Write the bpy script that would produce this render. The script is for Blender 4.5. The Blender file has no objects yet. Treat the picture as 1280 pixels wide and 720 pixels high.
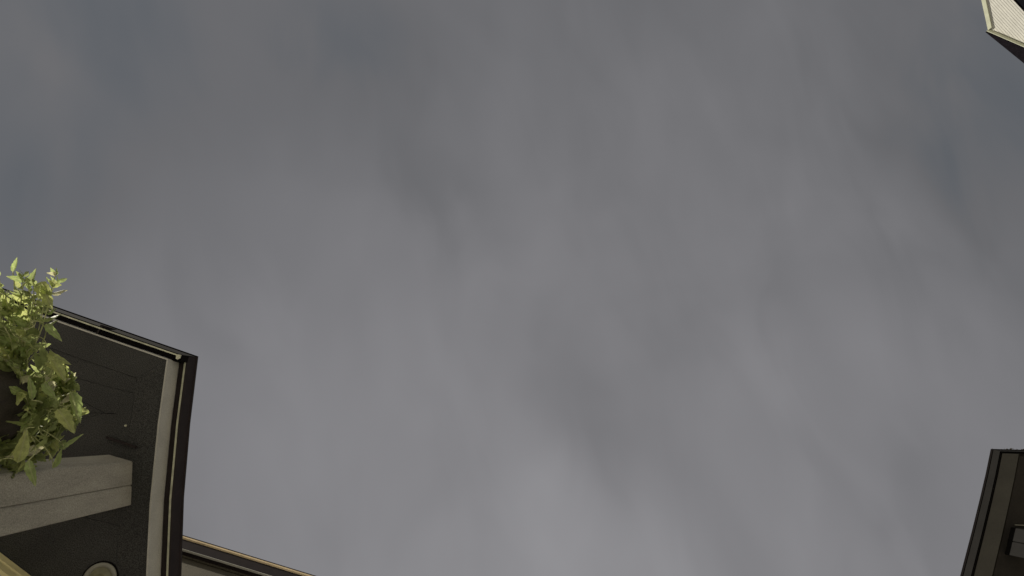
import bpy, bmesh, math, random
from mathutils import Vector, Matrix
random.seed(11)
R = math.radians
sc = bpy.context.scene
col = sc.collection

# ------------------------------------------------------------------ camera
CAM_Z = 0.5                     # the camera stands on the patio and looks almost straight up
F = 620.0                       # focal length in pixels of a 1280 px wide picture
# rows: world X, Y, Z axes written in camera coordinates
M = Matrix(((0.95675803, -0.28169672, -0.07253289),
            (-0.24735377, -0.91909367, 0.30672942),
            (-0.15306919, -0.27552455, -0.949029)))
cd = bpy.data.cameras.new('camera')
cam = bpy.data.objects.new('camera', cd)
col.objects.link(cam)
cd.sensor_fit = 'HORIZONTAL'
cd.sensor_width = 36.0
cd.lens = 36.0 * F / 1280.0
cd.clip_start = 0.02
cd.clip_end = 2000
cam.matrix_world = Matrix.Translation((0, 0, CAM_Z)) @ M.to_4x4()
sc.camera = cam

def ray(x, y):
    return M @ Vector(((x - 640) / F, -(y - 360) / F, -1.0))

def at(x, y, h):
    """the point of the level plane h metres above the camera that is seen at x, y"""
    d = ray(x, y)
    d = d * (h / d.z)
    return Vector((d.x, d.y, h + CAM_Z))

# ------------------------------------------------------------------ sun and sky
SUN_AZ = Vector((-0.95, -0.31, 0)).normalized()
SUN_EL = R(25)
sun_dir = SUN_AZ * math.cos(SUN_EL) + Vector((0, 0, math.sin(SUN_EL)))
sl = bpy.data.lights.new('sun', 'SUN')
sl.energy = 4.9
sl.angle = R(1.5)
sl.color = (1.0, 0.93, 0.80)
so = bpy.data.objects.new('sun', sl)
col.objects.link(so)
so.rotation_euler = sun_dir.to_track_quat('Z', 'Y').to_euler()

w = bpy.data.worlds.new('World')
sc.world = w
w.use_nodes = True
nt = w.node_tree
for n in list(nt.nodes):
    nt.nodes.remove(n)
def N(t, **kw):
    n = nt.nodes.new(t)
    for k, v in kw.items():
        setattr(n, k, v)
    return n
def setin(sock, v):
    if isinstance(v, bpy.types.NodeSocket):
        nt.links.new(v, sock)
    elif v is not None:
        sock.default_value = v
def mth(op, a, b=None, clamp=False):
    n = N('ShaderNodeMath', operation=op, use_clamp=clamp)
    setin(n.inputs[0], a); setin(n.inputs[1], b)
    return n.outputs[0]
def vdot(v, d):
    n = N('ShaderNodeVectorMath', operation='DOT_PRODUCT')
    setin(n.inputs[0], v); n.inputs[1].default_value = d
    return n.outputs['Value']
def smooth(v, a, b, c, d):
    n = N('ShaderNodeMapRange', interpolation_type='SMOOTHSTEP')
    setin(n.inputs[0], v)
    for i, q in enumerate((a, b, c, d)):
        n.inputs[1 + i].default_value = q
    return n.outputs[0]
tc = N('ShaderNodeTexCoord')
D = tc.outputs['Generated']
sep = N('ShaderNodeSeparateXYZ'); setin(sep.inputs[0], D)
# cloud deck coordinates: the view direction carried up to a level layer of cloud
zc = mth('MAXIMUM', mth('ADD', sep.outputs[2], 0.25), 0.12)
cx = mth('DIVIDE', sep.outputs[0], zc)
cy = mth('DIVIDE', sep.outputs[1], zc)
cmb = N('ShaderNodeCombineXYZ'); setin(cmb.inputs[0], cx); setin(cmb.inputs[1], cy)
def mapped(rot, sx, sy, off=0.0):
    m = N('ShaderNodeMapping', vector_type='TEXTURE')
    setin(m.inputs[0], cmb.outputs[0])
    m.inputs['Location'].default_value = (off, off * 0.7, 0)
    m.inputs['Rotation'].default_value = (0, 0, R(rot))
    m.inputs['Scale'].default_value = (1 / sx, 1 / sy, 1)
    return m.outputs[0]
def noise(vec, scale, detail=3.0, rough=0.5, dist=0.0):
    n = N('ShaderNodeTexNoise')
    setin(n.inputs['Vector'], vec)
    n.inputs['Scale'].default_value = scale
    n.inputs['Detail'].default_value = detail
    n.inputs['Roughness'].default_value = rough
    n.inputs['Distortion'].default_value = dist
    return n.outputs[0]
streak = noise(mapped(66, 0.75, 1.5, 3.1), 2.4, 3.0, 0.45, 0.7)
broad = noise(mapped(40, 0.9, 1.2, 7.7), 2.0, 3.0, 0.5, 0.6)
wisp = noise(mapped(64, 1.0, 2.2, 1.3), 3.6, 2.5, 0.45, 0.7)
# the brightest part of the cloud is over the house at the foot of the picture
g = ray(690, 780).normalized()
glow = mth('POWER', mth('MAXIMUM', vdot(D, tuple(g)), 0.0), 2.6)
base = mth('ADD', mth('MULTIPLY', glow, 0.108), 0.123)
# darker wisps of cloud that can be told apart
def wisp_blob(px0, py0, px1, py1, width, depth):
    a = ray(px0, py0).normalized(); b = ray(px1, py1).normalized()
    c = (a + b).normalized(); u = (b - a); L = u.length / 2; u.normalize()
    v = c.cross(u)
    du = mth('DIVIDE', vdot(D, tuple(u)), L)
    du = mth('SUBTRACT', du, c.dot(u) / L)
    dv = mth('DIVIDE', mth('ADD', vdot(D, tuple(v)), mth('MULTIPLY', mth('SUBTRACT', wisp, 0.5), 0.22)), width)
    e = mth('ADD', mth('POWER', mth('ABSOLUTE', du), 2.0), mth('POWER', mth('ABSOLUTE', dv), 2.0))
    gsn = mth('POWER', 2.718, mth('MULTIPLY', e, -1.0))
    front = mth('GREATER_THAN', vdot(D, tuple(c)), 0.0)
    return mth('MULTIPLY', mth('MULTIPLY', gsn, front), depth)
dark = None
for b in ((680, 450, 850, 680, 0.095, 0.16), (470, 160, 660, 330, 0.055, 0.09), (200, 300, 400, 380, 0.08, 0.09),
          (980, 300, 1050, 600, 0.05, 0.07), (1120, 500, 1180, 740, 0.05, 0.10), (1180, 20, 1320, 330, 0.14, 0.24),
          (330, 10, 560, 60, 0.08, 0.09), (-60, 120, 160, 340, 0.26, 0.18), (-80, -60, 200, 60, 0.16, 0.12)):
    q = wisp_blob(*b)
    dark = q if dark is None else mth('ADD', dark, q)
var = mth('ADD', mth('MULTIPLY', mth('SUBTRACT', streak, 0.5), 0.28), mth('MULTIPLY', mth('SUBTRACT', broad, 0.5), 0.40))
var = mth('ADD', var, mth('MULTIPLY', mth('SUBTRACT', wisp, 0.5), 0.20))
var = mth('SUBTRACT', mth('ADD', var, 1.0), dark)
lum = mth('MULTIPLY', base, var)
# clearer, bluer patches are the dim ones, thick cloud is a warm grey
ramp = N('ShaderNodeValToRGB')
setin(ramp.inputs[0], smooth(lum, 0.06, 0.20, 0, 1))
ramp.color_ramp.elements[0].color = (0.83, 0.975, 1.14, 1)
ramp.color_ramp.elements[1].color = (0.995, 0.98, 1.022, 1)
el = ramp.color_ramp.elements.new(0.45); el.color = (0.985, 0.982, 1.025, 1)
cl = N('ShaderNodeVectorMath', operation='SCALE')
setin(cl.inputs[0], ramp.outputs[0]); setin(cl.inputs['Scale'], lum)
sky = N('ShaderNodeTexSky', sky_type='NISHITA')
sky.sun_disc = False
sky.sun_elevation = SUN_EL
sky.sun_rotation = math.atan2(sun_dir.x, sun_dir.y)
sk = N('ShaderNodeVectorMath', operation='SCALE')
setin(sk.inputs[0], sky.outputs[0]); sk.inputs['Scale'].default_value = 0.05
mx = N('ShaderNodeMix', data_type='RGBA')
mx.inputs[0].default_value = 0.95          # nearly closed cloud cover
setin(mx.inputs[6], sk.outputs[0]); setin(mx.inputs[7], cl.outputs[0])
bg = N('ShaderNodeBackground')
setin(bg.inputs[0], mx.outputs[2]); bg.inputs[1].default_value = 1.0
wo = N('ShaderNodeOutputWorld')
nt.links.new(bg.outputs[0], wo.inputs[0])

sc.view_settings.view_transform = 'Standard'
sc.view_settings.look = 'None'
sc.view_settings.exposure = 0.2
sc.view_settings.gamma = 1.0
sc.view_settings.use_curve_mapping = False

# ------------------------------------------------------------------ materials
def material(name, c, rough=0.6, var=0.25, scale=12.0, grain=0.0, gscale=400.0, bump=0.0, bscale=60.0,
             stretch=(1, 1, 1), metal=0.0, trans=0.0, spec=0.4):
    m = bpy.data.materials.new(name)
    m.use_nodes = True
    t = m.node_tree
    p = t.nodes['Principled BSDF']
    p.inputs['Roughness'].default_value = rough
    p.inputs['Metallic'].default_value = metal
    p.inputs['Specular IOR Level'].default_value = spec
    co = t.nodes.new('ShaderNodeTexCoord')
    mp = t.nodes.new('ShaderNodeMapping'); mp.inputs['Scale'].default_value = stretch
    t.links.new(co.outputs['Object'], mp.inputs[0])
    n1 = t.nodes.new('ShaderNodeTexNoise')
    n1.inputs['Scale'].default_value = scale; n1.inputs['Detail'].default_value = 5
    t.links.new(mp.outputs[0], n1.inputs['Vector'])
    mr = t.nodes.new('ShaderNodeMapRange')
    mr.inputs[1].default_value = 0.28; mr.inputs[2].default_value = 0.72
    mr.inputs[3].default_value = 1 - var; mr.inputs[4].default_value = 1 + var
    t.links.new(n1.outputs[0], mr.inputs[0])
    last = mr.outputs[0]
    if grain:
        n2 = t.nodes.new('ShaderNodeTexNoise')
        n2.inputs['Scale'].default_value = gscale; n2.inputs['Detail'].default_value = 2
        t.links.new(co.outputs['Object'], n2.inputs['Vector'])
        m2 = t.nodes.new('ShaderNodeMapRange')
        m2.inputs[1].default_value = 0.3; m2.inputs[2].default_value = 0.7
        m2.inputs[3].default_value = 1 - grain; m2.inputs[4].default_value = 1 + grain
        t.links.new(n2.outputs[0], m2.inputs[0])
        mu = t.nodes.new('ShaderNodeMath'); mu.operation = 'MULTIPLY'
        t.links.new(last, mu.inputs[0]); t.links.new(m2.outputs[0], mu.inputs[1])
        last = mu.outputs[0]
    vs = t.nodes.new('ShaderNodeVectorMath'); vs.operation = 'SCALE'
    vs.inputs[0].default_value = c
    t.links.new(last, vs.inputs['Scale'])
    t.links.new(vs.outputs[0], p.inputs['Base Color'])
    if bump:
        nb = t.nodes.new('ShaderNodeTexNoise')
        nb.inputs['Scale'].default_value = bscale; nb.inputs['Detail'].default_value = 4
        t.links.new(mp.outputs[0], nb.inputs['Vector'])
        bp = t.nodes.new('ShaderNodeBump')
        bp.inputs['Strength'].default_value = bump; bp.inputs['Distance'].default_value = 0.01
        t.links.new(nb.outputs[0], bp.inputs['Height'])
        t.links.new(bp.outputs[0], p.inputs['Normal'])
    if trans:
        tr = t.nodes.new('ShaderNodeBsdfTranslucent')
        t.links.new(vs.outputs[0], tr.inputs[0])
        ms = t.nodes.new('ShaderNodeMixShader'); ms.inputs[0].default_value = trans
        t.links.new(p.outputs[0], ms.inputs[1]); t.links.new(tr.outputs[0], ms.inputs[2])
        t.links.new(ms.outputs[0], t.nodes['Material Output'].inputs[0])
    return m

MT = dict(
    soffit=material('dark_soffit_paint', (0.038, 0.038, 0.035), 0.8, 0.18, 5, 0.85, 300, 0.25, 240),
    soffit2=material('brown_soffit_dim_fascia', (0.085, 0.075, 0.052), 0.8, 0.15, 5, 0.35, 300, 0.2, 200),  # soffit brown; also darkens the less lit eave fascia
    fascia=material('grey_beige_fascia_paint', (0.45, 0.44, 0.39), 0.6, 0.12, 9, 0.16, 300, 0.15, 90, (1, 1, 1)),
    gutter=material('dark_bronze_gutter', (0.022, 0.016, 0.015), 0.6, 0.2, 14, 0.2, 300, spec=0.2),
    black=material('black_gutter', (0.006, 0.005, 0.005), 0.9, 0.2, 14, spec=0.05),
    lip=material('pale_gutter_bead', (0.52, 0.52, 0.38), 0.4, 0.3, 30),
    gold=material('gold_drip_edge', (0.80, 0.64, 0.40), 0.4, 0.12, 20),
    post=material('weathered_post_timber', (0.33, 0.315, 0.27), 0.8, 0.14, 7, 0.25, 260, 0.3, 60, (3, 3, 0.8)),
    frieze=material('cream_frieze_paint', (0.78, 0.70, 0.37), 0.6, 0.12, 12),
    siding=material('pale_wall_board', (0.74, 0.66, 0.64), 0.7, 0.12, 10),
    gable=material('cream_lap_siding', (0.66, 0.655, 0.60), 0.6, 0.06, 6, 0.06, 60),
    rake=material('pale_green_rake_trim', (0.58, 0.60, 0.46), 0.6, 0.1, 8),
    roof=material('black_roof_shingle', (0.012, 0.010, 0.013), 0.95, 0.3, 9, 0.4, 60, spec=0.05),
    glass=material('dark_window_glass', (0.006, 0.006, 0.008), 0.25, 0.1, 3, spec=0.3),
    dkfascia=material('shade_darkened_fascia', (0.012, 0.011, 0.0085), 0.75, 0.15, 6, 0.3, 200, spec=0.05),  # dark side house paint, blackened further in place of shade
    dkgutter=material('shade_darkened_gutter', (0.010, 0.0095, 0.009), 0.6, 0.2, 8, 0.2, 200, spec=0.05),  # blackened likewise for shade, on the gutter and the unlit post
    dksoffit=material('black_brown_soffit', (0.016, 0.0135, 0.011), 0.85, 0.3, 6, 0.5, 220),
    pot=material('brown_plastic_pot', (0.050, 0.042, 0.038), 0.4, 0.25, 20, 0.3, 300, 0.2, 80),
    wire=material('dark_wire', (0.02, 0.02, 0.02), 0.5, 0.1, 10),
    stem=material('pale_green_stem', (0.42, 0.44, 0.20), 0.6, 0.3, 40),
    soil=material('dark_soil', (0.03, 0.022, 0.016), 0.95, 0.4, 60),
    trim=material('downlight_trim_ring', (0.26, 0.255, 0.21), 0.5, 0.15, 20),
    lens=material('downlight_lens', (0.21, 0.20, 0.12), 0.45, 0.25, 30),
    ground=material('pale_gravel_ground', (0.33, 0.31, 0.27), 0.95, 0.25, 3, 0.3, 90, 0.4, 60),
    patio=material('concrete_patio', (0.57, 0.565, 0.54), 0.85, 0.12, 4, 0.1, 120, 0.2, 80),
    wall=material('grey_house_render', (0.30, 0.27, 0.22), 0.85, 0.12, 6, 0.1, 200, 0.2, 100),
    litter=material('dry_leaf_litter', (0.10, 0.085, 0.05), 0.8, 0.4, 30),
)
def leaf_mat(name, c, rib=True):
    m = material(name, c, 0.5, 0.30, 5 if rib else 38, 0.12, 30 if rib else 160, 0.2, 14 if rib else 120, trans=0.62, spec=0.3)
    if rib:                       # paler midrib along the leaf's own axis
        t = m.node_tree
        vs = next(n for n in t.nodes if n.bl_idname == 'ShaderNodeVectorMath')
        co = next(n for n in t.nodes if n.bl_idname == 'ShaderNodeTexCoord')
        sp = t.nodes.new('ShaderNodeSeparateXYZ'); t.links.new(co.outputs['Object'], sp.inputs[0])
        ab = t.nodes.new('ShaderNodeMath'); ab.operation = 'ABSOLUTE'; t.links.new(sp.outputs[1], ab.inputs[0])
        mr = t.nodes.new('ShaderNodeMapRange'); t.links.new(ab.outputs[0], mr.inputs[0])
        mr.inputs[1].default_value = 0.008; mr.inputs[2].default_value = 0.035; mr.inputs[3].default_value = 0.55; mr.inputs[4].default_value = 0.0
        mx = t.nodes.new('ShaderNodeMix'); mx.data_type = 'RGBA'
        t.links.new(mr.outputs[0], mx.inputs[0]); t.links.new(vs.outputs[0], mx.inputs[6])
        mx.inputs[7].default_value = (0.55, 0.56, 0.30, 1)
        for n in t.nodes:
            if n.bl_idname == 'ShaderNodeBsdfPrincipled': t.links.new(mx.outputs[2], n.inputs['Base Color'])
            if n.bl_idname == 'ShaderNodeBsdfTranslucent': t.links.new(mx.outputs[2], n.inputs[0])
    return m
LC = [('leaf_yellow_green', (0.46, 0.50, 0.18)), ('leaf_mid_green', (0.34, 0.42, 0.15)), ('leaf_dark_green', (0.18, 0.21, 0.08)), ('leaf_pale_tip', (0.60, 0.58, 0.36))]
LEAF = [leaf_mat(n, c) for n, c in LC]
LEAF_SMALL = leaf_mat('small_leaf_green', (0.34, 0.39, 0.15), False)

# ------------------------------------------------------------------ helpers
def mesh_obj(name, verts, faces, mat, parent=None, smooth=False):
    me = bpy.data.meshes.new(name)
    me.from_pydata([tuple(v) for v in verts], [], faces)
    bm = bmesh.new(); bm.from_mesh(me)
    bmesh.ops.recalc_face_normals(bm, faces=bm.faces)
    bm.to_mesh(me); bm.free()
    if smooth:
        for p in me.polygons: p.use_smooth = True
    me.materials.append(mat)
    o = bpy.data.objects.new(name, me)
    col.objects.link(o)
    if parent: o.parent = parent
    return o

def thing(name, label, cat, group=None):
    o = bpy.data.objects.new(name, None)
    o.empty_display_size = 0.1
    col.objects.link(o)
    o['label'] = label; o['category'] = cat
    if group: o['group'] = group
    return o

def prism(poly, z0, z1):
    n = len(poly)
    v = [(p[0], p[1], z0) for p in poly] + [(p[0], p[1], z1) for p in poly]
    f = [list(range(n)), list(range(n, 2 * n))] + [[i, (i + 1) % n, n + (i + 1) % n, n + i] for i in range(n)]
    return v, f

def sweep(path, profile, side, i0=0, i1=None, bulge=None):
    """prism along a plan path with mitred corners; profile = (outward offset, z)"""
    i1 = len(path) - 1 if i1 is None else i1
    nrm = []
    for i in range(len(path)):
        ds = []
        if i > 0: ds.append((path[i] - path[i - 1]).normalized())
        if i < len(path) - 1: ds.append((path[i + 1] - path[i]).normalized())
        ns = [Vector((d.y, -d.x)) * side for d in ds]
        m = sum(ns, Vector((0, 0))).normalized()
        nrm.append(m / max(0.35, m.dot(ns[0])))
    k = len(profile); v = []; f = []
    for i in range(i0, i1 + 1):
        for (o, z) in profile:
            p = path[i] + nrm[i] * o
            v.append((p.x, p.y, z))
    for s in range(i1 - i0):
        for j in range(k):
            a = s * k + j; b = s * k + (j + 1) % k
            f.append([a, b, b + k, a + k])
    f.append(list(range(k))); f.append(list(range((i1 - i0) * k, (i1 - i0 + 1) * k)))
    return v, f

def swept(name, path, profile, side, mat, parent, i0=0, i1=None):
    v, f = sweep(path, profile, side, i0, i1)
    return mesh_obj(name, v, f, mat, parent)

def tube(pts, rad, n=6):
    v = []; f = []
    for i, p in enumerate(pts):
        a = pts[max(0, i - 1)]; b = pts[min(len(pts) - 1, i + 1)]
        d = (b - a).normalized()
        x = d.orthogonal().normalized(); y = d.cross(x)
        r = rad[i] if isinstance(rad, (list, tuple)) else rad
        for k in range(n):
            t = 2 * math.pi * k / n
            v.append(p + x * (r * math.cos(t)) + y * (r * math.sin(t)))
    for i in range(len(pts) - 1):
        for k in range(n):
            f.append([i * n + k, i * n + (k + 1) % n, (i + 1) * n + (k + 1) % n, (i + 1) * n + k])
    f.append(list(range(n))); f.append(list(range((len(pts) - 1) * n, len(pts) * n)))
    return v, f

def lathe(prof, c, n=32):
    v = []; f = []
    for (r, z) in prof:
        for k in range(n):
            t = 2 * math.pi * k / n
            v.append((c[0] + r * math.cos(t), c[1] + r * math.sin(t), z))
    for i in range(len(prof) - 1):
        for k in range(n):
            f.append([i * n + k, i * n + (k + 1) % n, (i + 1) * n + (k + 1) % n, (i + 1) * n + k])
    return v, f

def xy(v): return Vector((v.x, v.y))

# ------------------------------------------------------------------ ground
g0 = mesh_obj('ground', [(-300, -300, 0), (300, -300, 0), (300, 300, 0), (-300, 300, 0)], [[0, 1, 2, 3]], MT['ground'])
g0['kind'] = 'structure'
v, f = prism([(-4.5, -4), (4.0, -4), (4.0, 1.9), (-4.5, 1.9)], -0.1, 0.03)
p0 = mesh_obj('pavement', v, f, MT['patio']); p0['kind'] = 'structure'

# ------------------------------------------------------------------ porch (left)
H = 2.4
Z0 = H + CAM_Z
porch = thing('porch', 'dark porch with grey timber post, pale fascia and black gutter behind the hanging plant', 'porch')
U = [xy(at(*p, H)) for p in ((66, 398.5), (137.6, 423.5), (210.6, 448.8))]
V = [xy(at(*p, H)) for p in ((199.5, 530), (189.5, 630), (185, 720))]
far = U[0] + (U[0] - U[1]).normalized() * 1.05
end = V[-1] + (V[-1] - V[-2]).normalized() * 0.16
path = [far] + U + V + [end]
CI = 3                                   # index of the corner
SIDE = 1
h1 = 0.096
zb = Z0 + h1
def edge_profiles(z):
    fp = [(0.0, Z0 - 0.003), (0.0, zb + 0.07), (-0.006, zb + 0.07), (-0.006, Z0 - 0.003)]
    gp = [(0.002, z), (0.028, z), (0.034, z + 0.004), (0.045, zb + 0.062), (0.050, zb + 0.064), (0.050, zb + 0.069),
          (0.042, zb + 0.069), (0.028, z + 0.008), (0.002, z + 0.008)]
    lp = [(0.024, z - 0.005), (0.030, z - 0.005), (0.030, z - 0.001), (0.024, z - 0.001)]
    return fp, gp, lp
for a, b in ((0, CI), (CI, len(path) - 1)):
    fp, gp, lp = edge_profiles(zb if a else Z0 + 0.030)
    fa = swept('fascia', path, fp, SIDE, MT['fascia'], porch, a, b)
    fa['label'] = 'pale grey beige fascia board'
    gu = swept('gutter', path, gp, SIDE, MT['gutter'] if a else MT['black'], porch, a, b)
    swept('gutter_bead', path, lp, SIDE, MT['lip'], gu, a, b)
dU = (path[CI] - path[CI - 1]).normalized(); dV = (path[CI + 1] - path[CI]).normalized()
nU = Vector((dU.y, -dU.x)); nV = Vector((dV.y, -dV.x)); mt = (nU + nV).normalized()
v, f = prism([path[CI] + nU * 0.003 - dU * 0.03, path[CI] + nU * 0.034 - dU * 0.03, path[CI] + mt * (0.035 / mt.dot(nU)), path[CI] + nV * 0.034 + dV * 0.004, path[CI] + nV * 0.003 + dV * 0.004], Z0 + 0.040, zb + 0.03)
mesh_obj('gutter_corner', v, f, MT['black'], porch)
# corner clip on the bead and a joint clip on the long run
cpt = path[CI]
def offs(i, o):
    dn = (path[i] - path[i - 1]).normalized()
    return path[i] + Vector((dn.y, -dn.x)) * o
co = cpt + Vector((0.024, -0.022))
v, f = prism([co + Vector(q) for q in ((-0.011, -0.007), (0.008, -0.009), (0.010, 0.006), (0.002, 0.014), (-0.006, 0.012))], Z0 + 0.018, Z0 + 0.024)
mesh_obj('corner_clip', v, f, MT['lip'], porch)
jp = xy(at(146, 418, H + h1 + 0.06))
v, f = prism([jp + Vector(q) for q in ((-0.004, -0.02), (0.004, -0.02), (0.004, 0.03), (-0.004, 0.03))], Z0 + 0.027, zb + 0.080)
mesh_obj('gutter_bracket', v, f, MT['gutter'], porch)
# roof slab above
swept('roof_slab', path, [(0.02, zb + 0.085), (0.02, zb + 0.10), (-0.9, zb + 0.42), (-0.9, zb + 0.39)], SIDE, MT['roof'], porch)

# wall line behind the porch
w0 = xy(at(0, 690, H)); w1 = xy(at(42, 722, H))
wd = (w1 - w0).normalized()
wend = w0 + wd * 0.70
wl = [Vector((-4.2, w0.y - 0.10)), w0 - wd * 0.28, wend]
# soffit panels: a border board along each eave, then sheets with open joints between them
def inset(o):
    vv, _ = sweep(path, [(o, 0), (o, 1)], SIDE)
    return [Vector((q[0], q[1])) for q in vv[::2]]
B0, B1 = inset(-0.006), inset(-0.115)
def quadstrip(name, a, b, z0, z1, mat, parent):
    v, f = prism(list(a) + list(reversed(b)), z0, z1)
    return mesh_obj(name, v, f, mat, parent)
quadstrip('soffit_board', B0[:CI + 1], B1[:CI + 1], Z0, Z0 + 0.014, MT['soffit'], porch)
quadstrip('soffit_board', B0[CI:], B1[CI:], Z0 + 0.001, Z0 + 0.014, MT['soffit'], porch)
B2 = inset(-0.1165)
ylast = wend.y
# sheets run back to the wall, joints across them every 0.62 m
cs = B2[CI]; ce = B2[-1]
def vx(y):      # the inner line of the right-hand border board
    pts = B2[CI:]
    for a, b in zip(pts, pts[1:]):
        if a.y <= y <= b.y: return a.x + (b.x - a.x) * (y - a.y) / (b.y - a.y)
    return pts[-1].x
def uy(x):
    pts = B2[:CI + 1]
    for a, b in zip(pts, pts[1:]):
        if a.x <= x <= b.x: return a.y + (b.y - a.y) * (x - a.x) / (b.x - a.x)
    return pts[0].y
rows = [None, 0.165, 0.66, ylast + 0.02]
for r_ in range(3):
    xs = [-2.75, -2.3, None] if r_ else [-2.75, -2.4, None]
    for a, b in zip(xs, xs[1:]):
        y0 = rows[r_]; y1 = rows[r_ + 1] - 0.0015
        def top(x): return uy(x) if y0 is None else y0
        xa = a + 0.002
        if b is None:
            yt = B2[CI].y if y0 is None else y0
            ys = [y for y in [q.y for q in B2[CI:]] if yt < y < y1]
            poly = [Vector((xa, top(xa))), Vector((vx(yt), yt))] + [Vector((vx(y), y)) for y in ys] + [Vector((vx(y1), y1)), Vector((xa, y1))]
        else:
            poly = [Vector((xa, top(xa))), Vector((b - 0.002, top(b))), Vector((b - 0.002, y1)), Vector((xa, y1))]
        v, f = prism(poly, Z0 + 0.003, Z0 + 0.013)
        mesh_obj('soffit_panel', v, f, MT['soffit'], porch)
v, f = prism([(-2.77, -0.05), (-1.26, 0.0), (-0.95, 0.9), (-2.77, 0.9)], Z0 + 0.0145, Z0 + 0.03)
mesh_obj('soffit_backing', v, f, MT['soffit'], porch)
# narrow dark bar on the soffit beside the post
a = xy(at(134, 546.5, H)); b = xy(at(171, 559, H)); d = (b - a).normalized(); nn = Vector((-d.y, d.x)) * 0.004
v, f = prism([a - nn, b - nn, b + nn, a + nn], Z0 - 0.010, Z0 + 0.002)
mesh_obj('dark_bar', v, f, MT['gutter'], porch)
q = xy(at(157, 532, H))
v, f = lathe([(0.0, Z0 - 0.004), (0.004, Z0 - 0.003), (0.005, Z0 + 0.002)], q, 10)
mesh_obj('screw_head', v, f, MT['lip'], porch)

# porch post: two timbers with an open joint between them
def post(c0, c1, c2, z1, split, name_mat, parent):
    e = c0 - c1
    pm = bpy.data.objects.new('post', None); pm.empty_display_size = 0.1
    col.objects.link(pm); pm.parent = parent
    s0 = c1 + (c2 - c1) * (split - 0.005); s1 = c1 + (c2 - c1) * (split + 0.005)
    for a, b in ((c1, s0), (s1, c2)):
        k = 0.004
        du = (b - a).normalized() * k; de = e.normalized() * k
        poly = [a + du, a + de, a + e - de, a + e + du, b + e - du, b + e - de, b + de, b - du]
        v, f = prism(poly, 0.03, z1)
        mesh_obj('timber', v, f, name_mat, pm)
    ctr = c1 + e * 0.5 + (c2 - c1) * 0.5
    o = 0.035
    ex = e.normalized() * o; ey = (c2 - c1).normalized() * o
    v, f = prism([c1 - ex - ey, c1 + e + ex - ey, c2 + e + ex + ey, c2 - ex + ey], 0.031, 0.22)
    mesh_obj('post_base', v, f, name_mat, pm)
    return pm
post(xy(at(135, 568, H)), xy(at(165.5, 577, H)), xy(at(163.5, 632, H)), Z0 + 0.001, 0.55, MT['post'], porch)
sh = Vector((-1.42, -0.03))
post(xy(at(135, 568, H)) + sh, xy(at(165.5, 577, H)) + sh, xy(at(163.5, 632, H)) + sh, Z0 + 0.001, 0.55, MT['post'], porch)

# ------------------------------------------------------------------ recessed downlight
dl = thing('recessed_downlight', 'round recessed downlight with pale trim ring set in the dark soffit', 'ceiling light')
c = xy(at(124.5, 724.5, H))
v, f = lathe([(0.0605, Z0 + 0.002), (0.0605, Z0 - 0.003), (0.0580, Z0 - 0.006), (0.0502, Z0 - 0.008), (0.0451, Z0 - 0.004), (0.0425, Z0 + 0.002)], c, 40)
mesh_obj('trim_ring', v, f, MT['trim'], dl, True)
v, f = lathe([(0.0429, Z0 + 0.001), (0.0322, Z0 - 0.002), (0.0296, Z0 - 0.006), (0.0193, Z0 - 0.007), (0.0167, Z0 - 0.003), (0.0000, Z0 - 0.002)], c, 40)
mesh_obj('lens', v, f, MT['lens'], dl, True)
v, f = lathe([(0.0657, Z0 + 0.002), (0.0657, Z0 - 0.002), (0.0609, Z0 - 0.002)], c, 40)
mesh_obj('trim_shadow', v, f, MT['black'], dl, True)  # black ring stands in for the shadow around the trim

# ------------------------------------------------------------------ main house: porch wall and the long eave
house = thing('main_house', 'main house with a long dark gutter edged in gold and a pale boarded porch wall', 'house')
nin = Vector((-wd.y, wd.x))              # into the wall
def wallprof(name, prof, mat):
    o = swept(name, wl, prof, 1, mat, house)
    return o
wallprof('wall', [(-0.02, 0.0), (-0.02, Z0 + 0.25), (-0.16, Z0 + 0.25), (-0.16, 0.0)], MT['wall'])
wallprof('frieze_board', [(0.0, Z0 - 0.001), (0.0, Z0 - 0.030), (-0.018, Z0 - 0.034), (-0.018, Z0 - 0.001)], MT['frieze'])
wallprof('frieze_board', [(-0.004, Z0 - 0.036), (-0.004, Z0 - 0.066), (-0.018, Z0 - 0.070), (-0.018, Z0 - 0.036)], MT['frieze'])
for k in range(20):
    z = Z0 - 0.072 - k * 0.135
    if z - 0.13 < 0.03: break
    wallprof('siding_board', [(-0.014, z), (-0.004, z - 0.128), (-0.010, z - 0.131), (-0.019, z - 0.131), (-0.019, z)], MT['siding'])
H2 = 3.6
Z2 = H2 + CAM_Z
ztop = 0.25
a = xy(at(223, 667.5, H2 + ztop)); b = xy(at(395, 720.2, H2 + ztop))
d = (b - a).normalized(); n2 = Vector((d.y, -d.x))
wt = 0.080
ep = [a - d * 3.2 - n2 * wt, a - n2 * wt, b - n2 * wt, b + d * 3.6 - n2 * wt]
zf = Z2 + 0.13
swept('fascia', ep, [(0, Z2 - 0.2), (0, Z2 + 0.24), (-0.02, Z2 + 0.24), (-0.02, Z2 - 0.2)], 1, MT['soffit2'], house)  # pale fascia in the brown soffit colour, its dimmer light painted in
gu = swept('gutter', ep, [(0.002, zf), (0.040, zf), (0.046, zf + 0.004), (0.066, zf + 0.10), (0.060, zf + 0.10), (0.036, zf + 0.01), (0.002, zf + 0.01)], 1, MT['gutter'], house)
swept('gutter_bead', ep, [(0.034, zf - 0.006), (0.045, zf - 0.006), (0.045, zf - 0.001), (0.034, zf - 0.001)], 1, MT['fascia'], gu)
swept('gutter_bead', ep, [(0.004, zf - 0.012), (0.012, zf - 0.012), (0.012, zf - 0.001), (0.004, zf - 0.001)], 1, MT['soffit2'], gu)
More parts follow.
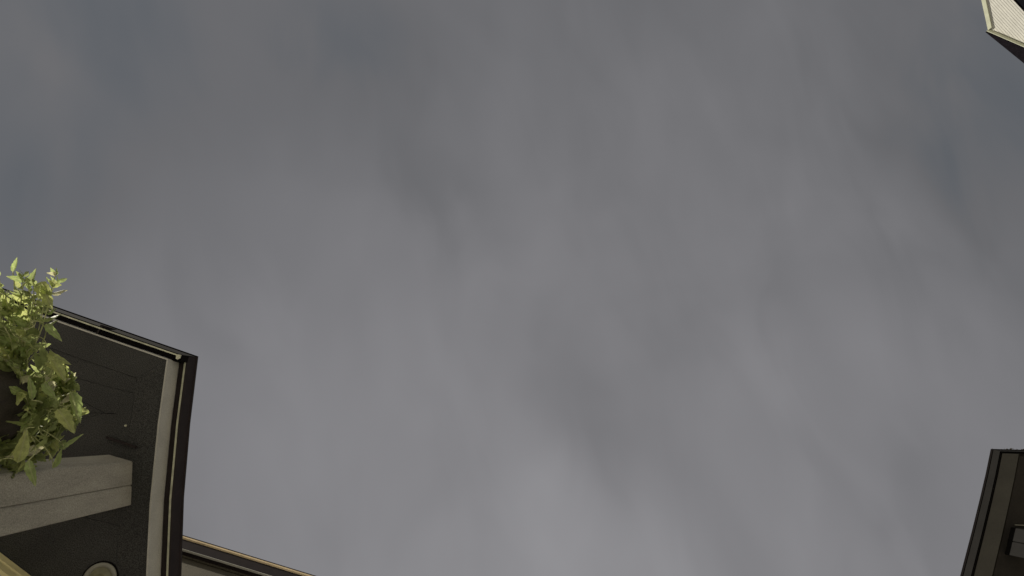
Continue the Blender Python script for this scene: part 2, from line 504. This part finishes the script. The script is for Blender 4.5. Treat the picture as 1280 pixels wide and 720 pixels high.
swept('drip_edge', ep, [(0.062, zf + 0.102), (0.074, zf + 0.104), (0.078, zf + 0.118), (0.060, zf + 0.118)], 1, MT['gold'], house)
swept('drip_edge', ep, [(0.060, zf + 0.120), (0.080, zf + 0.120), (0.080, zf + 0.128), (0.060, zf + 0.128)], 1, MT['gutter'], house)
swept('soffit', ep, [(-0.021, Z2 - 0.19), (-0.021, Z2 - 0.18), (-0.75, Z2 - 0.18), (-0.75, Z2 - 0.19)], 1, MT['soffit2'], house)
swept('roof_slab', ep, [(0.05, zf + 0.130), (0.05, zf + 0.15), (-3.0, zf + 1.75), (-3.0, zf + 1.70)], 1, MT['roof'], house)
swept('upper_wall', ep, [(-0.70, 0.0), (-0.70, Z2 - 0.192), (-0.85, Z2 - 0.192), (-0.85, 0.0)], 1, MT['wall'], house)

# ------------------------------------------------------------------ side house (right)
side = thing('side_house', 'unlit dark brown house eave corner with charcoal gutter and leaf litter on top', 'house')
H3 = 3.6
Z3 = H3 + CAM_Z
RV = [xy(at(*p, H3)) for p in ((1239, 722), (1251, 672), (1260.5, 630), (1267.5, 597), (1273, 567.5))]
ru = xy(at(1330, 569, H3))
s0 = RV[0] + (RV[0] - RV[1]).normalized() * 2.5
rp = [s0] + RV + [ru, ru + (ru - RV[-1]).normalized() * 2.5]
RC = 5
z3 = Z3 + 0.13
for a, b in ((0, RC), (RC, len(rp) - 1)):
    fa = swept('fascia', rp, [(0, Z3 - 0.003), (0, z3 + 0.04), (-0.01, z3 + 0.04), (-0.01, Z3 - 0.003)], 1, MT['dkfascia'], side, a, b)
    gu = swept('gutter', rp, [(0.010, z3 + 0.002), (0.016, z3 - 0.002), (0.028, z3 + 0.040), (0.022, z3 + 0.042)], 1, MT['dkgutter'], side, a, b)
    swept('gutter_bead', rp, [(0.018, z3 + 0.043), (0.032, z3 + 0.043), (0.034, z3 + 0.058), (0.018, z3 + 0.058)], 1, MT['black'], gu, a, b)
    swept('gutter_gap_strip', rp, [(0.001, z3 - 0.006), (0.009, z3 - 0.006), (0.009, z3 + 0.03), (0.001, z3 + 0.03)], 1, MT['black'], gu, a, b)  # black strip filling the gap between fascia and gutter
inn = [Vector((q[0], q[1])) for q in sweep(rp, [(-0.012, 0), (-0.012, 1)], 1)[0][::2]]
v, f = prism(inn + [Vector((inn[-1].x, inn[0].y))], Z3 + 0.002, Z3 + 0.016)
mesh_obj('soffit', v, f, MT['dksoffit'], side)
out = [Vector((q[0], q[1])) for q in sweep(rp, [(0.02, 0), (0.02, 1)], 1)[0][::2]]
hip = [Vector((RV[-1].x + 2.0, inn[0].y)), Vector((RV[-1].x + 2.0, RV[-1].y + 1.6)), Vector((inn[-1].x, RV[-1].y + 1.6))]
vs = [(q.x, q.y, z3 + 0.064) for q in out] + [(q.x, q.y, z3 + 1.0) for q in hip]
no = len(out)
mesh_obj('roof_slab', vs, [list(range(0, RC + 1)) + [no + 1, no], list(range(RC, no)) + [no + 2, no + 1]], MT['roof'], side)
# thin pale strip on the soffit; porch post below, shade put into its colour
for p, q_, wv in (((1268, 656), (1300, 657.5), 0.003),):
    a = xy(at(*p, H3)); b = xy(at(*q_, H3)); dd = (b - a).normalized(); nn = Vector((-dd.y, dd.x)) * wv
    v, f = prism([a - nn, b - nn, b + nn, a + nn], Z3 - 0.006, Z3 + 0.001)
    mesh_obj('soffit_strip', v, f, MT['trim'], side)
k1 = xy(at(1264, 659, H3)); k2 = xy(at(1256, 693, H3)); k0 = k1 + Vector((0.16, -0.03))
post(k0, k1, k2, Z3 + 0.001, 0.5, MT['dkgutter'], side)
v, f = prism([k1 + Vector((0.9, -0.5)), k1 + Vector((4, -1.0)), k1 + Vector((4, 5)), k1 + Vector((0.6, 5))], 0, Z3 + 0.001)
mesh_obj('wall', v, f, MT['wall'], side)
# leaf litter lying along the gutter
vs = []; fs = []
rl = random.Random(5)
for i in range(46):
    t = rl.random()
    p = RV[-1].lerp(ru, t * 1.1) + Vector((rl.uniform(-0.01, 0.02), -0.022 - rl.random() * 0.02))
    z = z3 + 0.06 + rl.random() * 0.01
    s = rl.uniform(0.006, 0.02)
    a_ = rl.random() * 6.28
    ux = Vector((math.cos(a_), math.sin(a_), rl.uniform(-0.5, 0.5))) * s; uy_ = Vector((-math.sin(a_), math.cos(a_), rl.uniform(-0.5, 0.5))) * s * 0.5
    c3 = Vector((p.x, p.y, z)); b0 = len(vs)
    vs += [c3 - ux, c3 + uy_, c3 + ux, c3 - uy_]; fs.append([b0, b0 + 1, b0 + 2, b0 + 3])
lo = mesh_obj('leaf_litter', vs, fs, MT['litter'], side); lo['kind'] = 'stuff'

# ------------------------------------------------------------------ gable house (top right)
gh = thing('gable_house', 'cream lap sided house gable lit bright below its black roof', 'house')
S = 8.0
ap = at(1237.3, 36.0, S)
az = R(43)
T = Vector((math.cos(az), math.sin(az), 0)); NB = Vector((math.sin(az), -math.cos(az), 0))   # along the wall, and back from it
def gpt(s, back, dz): return ap + T * s + NB * back + Vector((0, 0, dz))
PL, PR, HW = 0.42, 0.375, 3.4
LAP = 0.044
# lap siding: every course a sloped board face, its lower edge standing proud
vs = []; fs = []
k = 0
while True:
    zt = -k * LAP; zb_ = zt - LAP
    if ap.z + zb_ < 0.1: break
    lt, rt = min(HW, max(0.0, -zt / PL)), min(HW, max(0.0, -zt / PR))
    lb, rb = min(HW, -zb_ / PL), min(HW, -zb_ / PR)
    b0 = len(vs)
    vs += [gpt(-lt, 0, zt), gpt(rt, 0, zt), gpt(rb, -0.0045, zb_), gpt(-lb, -0.0045, zb_), gpt(-lb, 0, zb_), gpt(rb, 0, zb_)]
    fs += [[b0, b0 + 1, b0 + 2, b0 + 3], [b0 + 3, b0 + 2, b0 + 5, b0 + 4]]
    k += 1
mesh_obj('siding', vs, fs, MT['gable'], gh)
# rake boards
def rake(sgn, pitch, prof):
    vs = []
    for s, dz in ((0, 0), (HW + 0.3, -(HW + 0.3) * pitch)):
        for bk, dd in prof:
            vs.append(gpt(sgn * s, bk, dz + dd))
    fs = [[0, 1, 5, 4], [1, 2, 6, 5], [2, 3, 7, 6], [3, 0, 4, 7], [0, 1, 2, 3], [4, 5, 6, 7]]
    return mesh_obj('rake_board', vs, fs, MT['rake'], gh)
rake(-1, PL, ((-0.03, 0.03), (-0.03, -0.055), (0.01, -0.055), (0.01, 0.03)))
rake(1, PR, ((-0.10, 0.028), (-0.10, 0.014), (0.01, 0.006), (0.01, 0.02)))
# black main roof: ridge runs on to the right behind the gable, slope faces the patio
az2 = R(29)
T2 = Vector((math.cos(az2), math.sin(az2), 0)); F2 = Vector((-math.sin(az2), math.cos(az2), 0))
r0 = gpt(0.0, 0.05, 0.13); L2 = 9.0
ps = math.tan(R(46))
vs = [r0, r0 + T2 * L2, r0 + T2 * L2 + F2 * 3.2 - Vector((0, 0, 3.2 * ps)), r0 + F2 * 0.02 - Vector((0, 0, 0.02 * ps)),
      r0 - F2 * 3.2 - Vector((0, 0, 3.2)), r0 + T2 * L2 - F2 * 3.2 - Vector((0, 0, 3.2))]
q5 = gpt(HW + 0.3, 0.06, -(HW + 0.3) * PR + 0.02)
vs.append(q5)
mesh_obj('roof', vs, [[0, 1, 2, 6, 3], [0, 4, 5, 1]], MT['roof'], gh)
# gable roof behind the boards
vs = [gpt(0, 0.012, 0.02), gpt(-HW - .3, 0.012, 0.02 - (HW + .3) * PL), gpt(-HW - .3, 5, 0.02 - (HW + .3) * PL), gpt(0, 5, 0.02)]
mesh_obj('roof', vs, [[0, 1, 2, 3]], MT['roof'], gh)
# wide dark attic window under the peak
wz = -0.70
def wbox(name, s0, s1, z0, z1, b0, b1, mat, parent):
    vs = [gpt(s, b_, z) for s in (s0, s1) for b_ in (b0, b1) for z in (z0, z1)]
    return mesh_obj(name, vs, [[0, 1, 3, 2], [4, 5, 7, 6], [0, 1, 5, 4], [2, 3, 7, 6], [0, 2, 6, 4], [1, 3, 7, 5]], mat, parent)
wn = wbox('window', -0.62, 1.0, wz - 1.1, wz, -0.045, 0.02, MT['glass'], gh)
wbox('window_frame', -0.66, 1.04, wz + 0.001, wz + 0.02, -0.06, 0.0, MT['black'], wn)
wbox('mullion', 0.17, 0.21, wz - 1.1, wz - 0.002, -0.055, -0.046, MT['black'], wn)
wbox('window_sill', -0.70, 1.08, wz - 1.16, wz - 1.102, -0.09, 0.0, MT['rake'], wn)
vs = [gpt(s, b_, z) for s in (-HW, HW) for b_ in (0.02, 5.5) for z in (-ap.z, -HW * PL - 0.02)]
mesh_obj('wall', vs, [[0, 1, 3, 2], [4, 5, 7, 6], [0, 1, 5, 4], [2, 3, 7, 6]], MT['gable'], gh)

# ------------------------------------------------------------------ hanging basket
hb = thing('hanging_basket', 'brown pot of trailing yellow green leafy plant hanging at the porch corner', 'potted plant')
HP = 1.70
PC = at(-42, 506, HP)
cx_, cy_, cz_ = PC
v, f = lathe([(0.0, cz_ - 0.115), (0.03, cz_ - 0.117), (0.072, cz_ - 0.112), (0.088, cz_ - 0.10), (0.105, cz_ - 0.05), (0.118, cz_), (0.126, cz_ + 0.045),
              (0.134, cz_ + 0.048), (0.135, cz_ + 0.068), (0.126, cz_ + 0.07), (0.120, cz_ + 0.055)], (cx_, cy_), 40)
pot = mesh_obj('pot', v, f, MT['pot'], hb, True)
v, f = lathe([(0.074, cz_ - 0.1135), (0.079, cz_ - 0.122), (0.085, cz_ - 0.122), (0.089, cz_ - 0.104)], (cx_, cy_), 40)
mesh_obj('foot_ring', v, f, MT['pot'], pot, True)
v, f = lathe([(0.121, cz_ + 0.05), (0.06, cz_ + 0.065), (0.0, cz_ + 0.07)], (cx_, cy_), 24)
mesh_obj('soil', v, f, MT['soil'], hb, True)
hook = Vector((cx_, cy_, Z0 - 0.06))
for k in range(3):
    t = 0.6 + k * 2.094
    v, f = tube([Vector((cx_ + 0.13 * math.cos(t), cy_ + 0.13 * math.sin(t), cz_ + 0.06)), hook], 0.0009, 5)
    mesh_obj('hanger_wire', v, f, MT['wire'], hb)
hk = [hook + Vector((0.012 * math.cos(t), 0, 0.012 * math.sin(t))) for t in [x * 0.5 - 2.6 for x in range(9)]] + [hook + Vector((0, 0, 0.035)), hook + Vector((0, 0, 0.064))]
v, f = tube(hk, 0.002, 6)
mesh_obj('hook', v, f, MT['wire'], hb)

rg = random.Random(21)
def leaf_mesh(name, mat, nseg=5, serr=0.10, wid=0.30, curl=0.25, fold=0.18):
    """a serrated, folded and curled leaf, 1 m long, stalk at the origin, along +X"""
    vs = []; fs = []
    rowsv = []
    n = nseg * 2
    for i in range(n + 1):
        t = i / n
        wv = wid * (math.sin(math.pi * min(1, t ** 0.75)) ** 0.85) * (1 - 0.25 * t)
        if 0 < i < n: wv *= (1 + serr) if i % 2 else (1 - serr)
        if i == n: wv = 0.0
        z = -curl * t * t + 0.04 * math.sin(6 * t)
        rowsv.append((t, max(wv, 0.006 if i < n else 0), z))
    for (t, wv, z) in rowsv:
        vs += [(t, -wv, z + fold * wv * 1.2 + rg.uniform(-.012, .012)), (t, 0, z), (t, wv, z + fold * wv * 1.2 + rg.uniform(-.012, .012))]
    for i in range(n):
        for j in (0, 1):
            a = i * 3 + j
            fs.append([a, a + 1, a + 4, a + 3])
    me = bpy.data.meshes.new(name)
    me.from_pydata(vs, [], fs)
    for p in me.polygons: p.use_smooth = True
    me.materials.append(mat)
    return me
LM = []
for mi, mat in enumerate(LEAF):
    for k in range(3):
        LM.append((mi, leaf_mesh('leaf', mat, 5, rg.uniform(.06, .14), rg.uniform(.17, .28), rg.uniform(-.2, .6), rg.uniform(.1, .9))))
def pick():
    x = rg.random()
    mi = 0 if x < .40 else 1 if x < .74 else 2 if x < .90 else 3
    return rg.choice([m for (i, m) in LM if i == mi])
small = dict(v=[], f=[])
nleaf = 0
def frame(d, roll):
    x = d.normalized()
    up = Vector((0, 0, 1))
    if abs(x.z) > 0.96: up = Vector((1, 0, 0))
    y = up.cross(x).normalized(); z = x.cross(y)
    c_, s_ = math.cos(roll), math.sin(roll)
    y, z = y * c_ + z * s_, z * c_ - y * s_
    return Matrix((x, y, z)).transposed()
def put_leaf(p, d, L, roll, big=True):
    global nleaf
    rot = frame(d, roll)
    me = pick()
    if big and nleaf < 298:
        o = bpy.data.objects.new('leaf', me)
        col.objects.link(o); o.parent = hb
        o.matrix_world = Matrix.Translation(p) @ rot.to_4x4() @ Matrix.Diagonal((L, L * rg.uniform(.8, 1.15), L, 1))
        nleaf += 1
    else:
        b0 = len(small['v'])
        m4 = Matrix.Translation(p) @ rot.to_4x4() @ Matrix.Scale(L, 4)
        small['v'] += [m4 @ vv.co for vv in me.vertices]
        small['f'] += [[b0 + i for i in pp.vertices] for pp in me.polygons]
# stems: (heading, reach, rise, droop); headings -90 deg = up in the picture, 0 = towards the middle of the patio
stems = []
def stem(ang, r0_, reach, rise, droop, z0=0.06, n=9):
    dirv = Vector((math.cos(ang), math.sin(ang), 0)); sid = Vector((-dirv.y, dirv.x, 0))
    wob = rg.uniform(-.05, .05); ph = rg.uniform(0, 6)
    pts = []
    for i in range(n):
        t = i / (n - 1)
        pts.append(PC + dirv * (r0_ + reach * t) + sid * (wob * t + 0.015 * math.sin(4 * t + ph)) + Vector((0, 0, z0 + rise * math.sin(math.pi * min(t * .8, 1)) - droop * t * t)))
    return pts
plan = []
for i in range(46):      # the side that faces the patio and both ends
    ang = R(rg.uniform(-120, 105))
    rr = rg.uniform(.16, .275)
    r_in = rg.uniform(.05, .12)
    plan.append((ang, r_in, rr - r_in, rg.uniform(-.02, .03), rg.uniform(.04, .17), 1.0))
for i in range(22):      # long shoots at the street end
    ang = R(rg.uniform(-112, -80))
    plan.append((ang, rg.uniform(.05, .13), rg.uniform(.17, .31), rg.uniform(-.04, .05), rg.uniform(.0, .14), 0.85))
for i in range(34):      # full outer edge over the patio
    plan.append((R(rg.uniform(-72, 66)), rg.uniform(.09, .12), rg.uniform(.045, .095), rg.uniform(.05, .12), rg.uniform(-.06, .03), 1.0))
for i in range(7):      # hidden side
    ang = R(rg.uniform(105, 235))
    plan.append((ang, rg.uniform(.03, .11), rg.uniform(.10, .20), rg.uniform(.0, .08), rg.uniform(.04, .20), 1.0))
rg.shuffle(plan)
for (ang, r0_, reach, rise, droop, ls) in plan:
    pts = stem(ang, r0_, reach, rise, droop)
    v, f = tube(pts, [0.0022 - 0.0012 * i / len(pts) for i in range(len(pts))], 5)
    mesh_obj('stem', v, f, MT['stem'], hb, True)
    seen = math.cos(ang - R(-25)) > -0.35
    for i in range(2, len(pts)):
        d = (pts[i] - pts[i - 1]).normalized()
        sd = d.cross(Vector((0, 0, 1))).normalized()
        tip = i == len(pts) - 1
        for s in (-1, 1):
            if rg.random() < .34: continue
            dd = (d * rg.uniform(.2, .8) + sd * s * rg.uniform(.5, 1.0) + Vector((0, 0, rg.uniform(-.9, .25)))).normalized()
            L = rg.uniform(.034, .066) * ls * (0.75 if tip else 1)
            big = seen and i >= 5 and rg.random() < .75
            if i >= 6 and rg.random() < .2 and seen: L *= 1.2
            put_leaf(pts[i], dd, L, rg.uniform(-.9, .9), big)
        if tip:
            put_leaf(pts[i], (d + Vector((0, 0, -.3))).normalized(), .034 * ls, rg.uniform(-.6, .6), seen)
# a few large leaves that stand out at the right side and the foot of the plant
for (px, py, qx, qy, hh) in ((36, 575, 42, 606, 1.56), (22, 578, 34, 540, 1.57), (88, 490, 98, 530, 1.66), (72, 512, 92, 538, 1.62), (62, 440, 90, 455, 1.68),
                             (80, 560, 98, 545, 1.66), (56, 478, 74, 500, 1.62), (58, 405, 74, 424, 1.70), (66, 450, 82, 478, 1.64), (40, 500, 38, 470, 1.56),
                             (52, 352, 62, 384, 1.68), (36, 362, 42, 335, 1.70), (16, 340, 22, 322, 1.70), (66, 585, 76, 560, 1.62)):
    a = at(px, py, hh); b = at(qx, qy, hh - 0.01)
    d = b - a
    o = bpy.data.objects.new('leaf', rg.choice([m for (i, m) in LM if i in (0, 1, 0)]))
    col.objects.link(o); o.parent = hb
    L = d.length * 1.05
    view = (Vector((0, 0, CAM_Z)) - a).normalized()
    x = d.normalized(); y = view.cross(x).normalized(); z = x.cross(y)
    tw = rg.uniform(-.5, .5)
    y, z = y * math.cos(tw) + z * math.sin(tw), z * math.cos(tw) - y * math.sin(tw)
    o.matrix_world = Matrix.Translation(a) @ Matrix((x, y, z)).transposed().to_4x4() @ Matrix.Diagonal((L, L * 0.78, L, 1))
    hd = Vector((a.x - cx_, a.y - cy_, 0)); rl_ = hd.length
    root = Vector((cx_, cy_, cz_ + 0.065)) + hd * (min(0.12, rl_ * 0.7) / rl_)
    mid = (root + a) * 0.5 + Vector((0, 0, 0.035)) + hd * 0.12
    cp = [root.lerp(mid, t).lerp(mid.lerp(a, t), t) for t in [k / 7 for k in range(8)]]
    v, f = tube(cp, [0.0022 - 0.0001 * k for k in range(8)], 5)
    mesh_obj('stem', v, f, MT['stem'], hb, True)
for k in range(26):
    ang = R(rg.uniform(-115, 80)); r1 = rg.uniform(.19, .27); zt = rg.uniform(-.10, .06)
    c0_ = PC + Vector((math.cos(ang) * r1, math.sin(ang) * r1, zt))
    t1 = rg.uniform(0, 6.28); cr = rg.uniform(.012, .032); bend = rg.uniform(1.6, 3.6)
    e1 = Vector((math.cos(t1), math.sin(t1), rg.uniform(-.5, .5))).normalized(); e2 = e1.orthogonal().normalized()
    pts = [c0_ + e1 * (cr * math.cos(q * bend / 8)) + e2 * (cr * math.sin(q * bend / 8)) for q in range(9)]
    v, f = tube(pts, [0.0017 - 0.0001 * q for q in range(9)], 5)
    mesh_obj('tendril', v, f, MT['stem'], hb, True)
sm = mesh_obj('small_leaves', small['v'], small['f'], LEAF_SMALL, hb, True)
sm['kind'] = 'stuff'
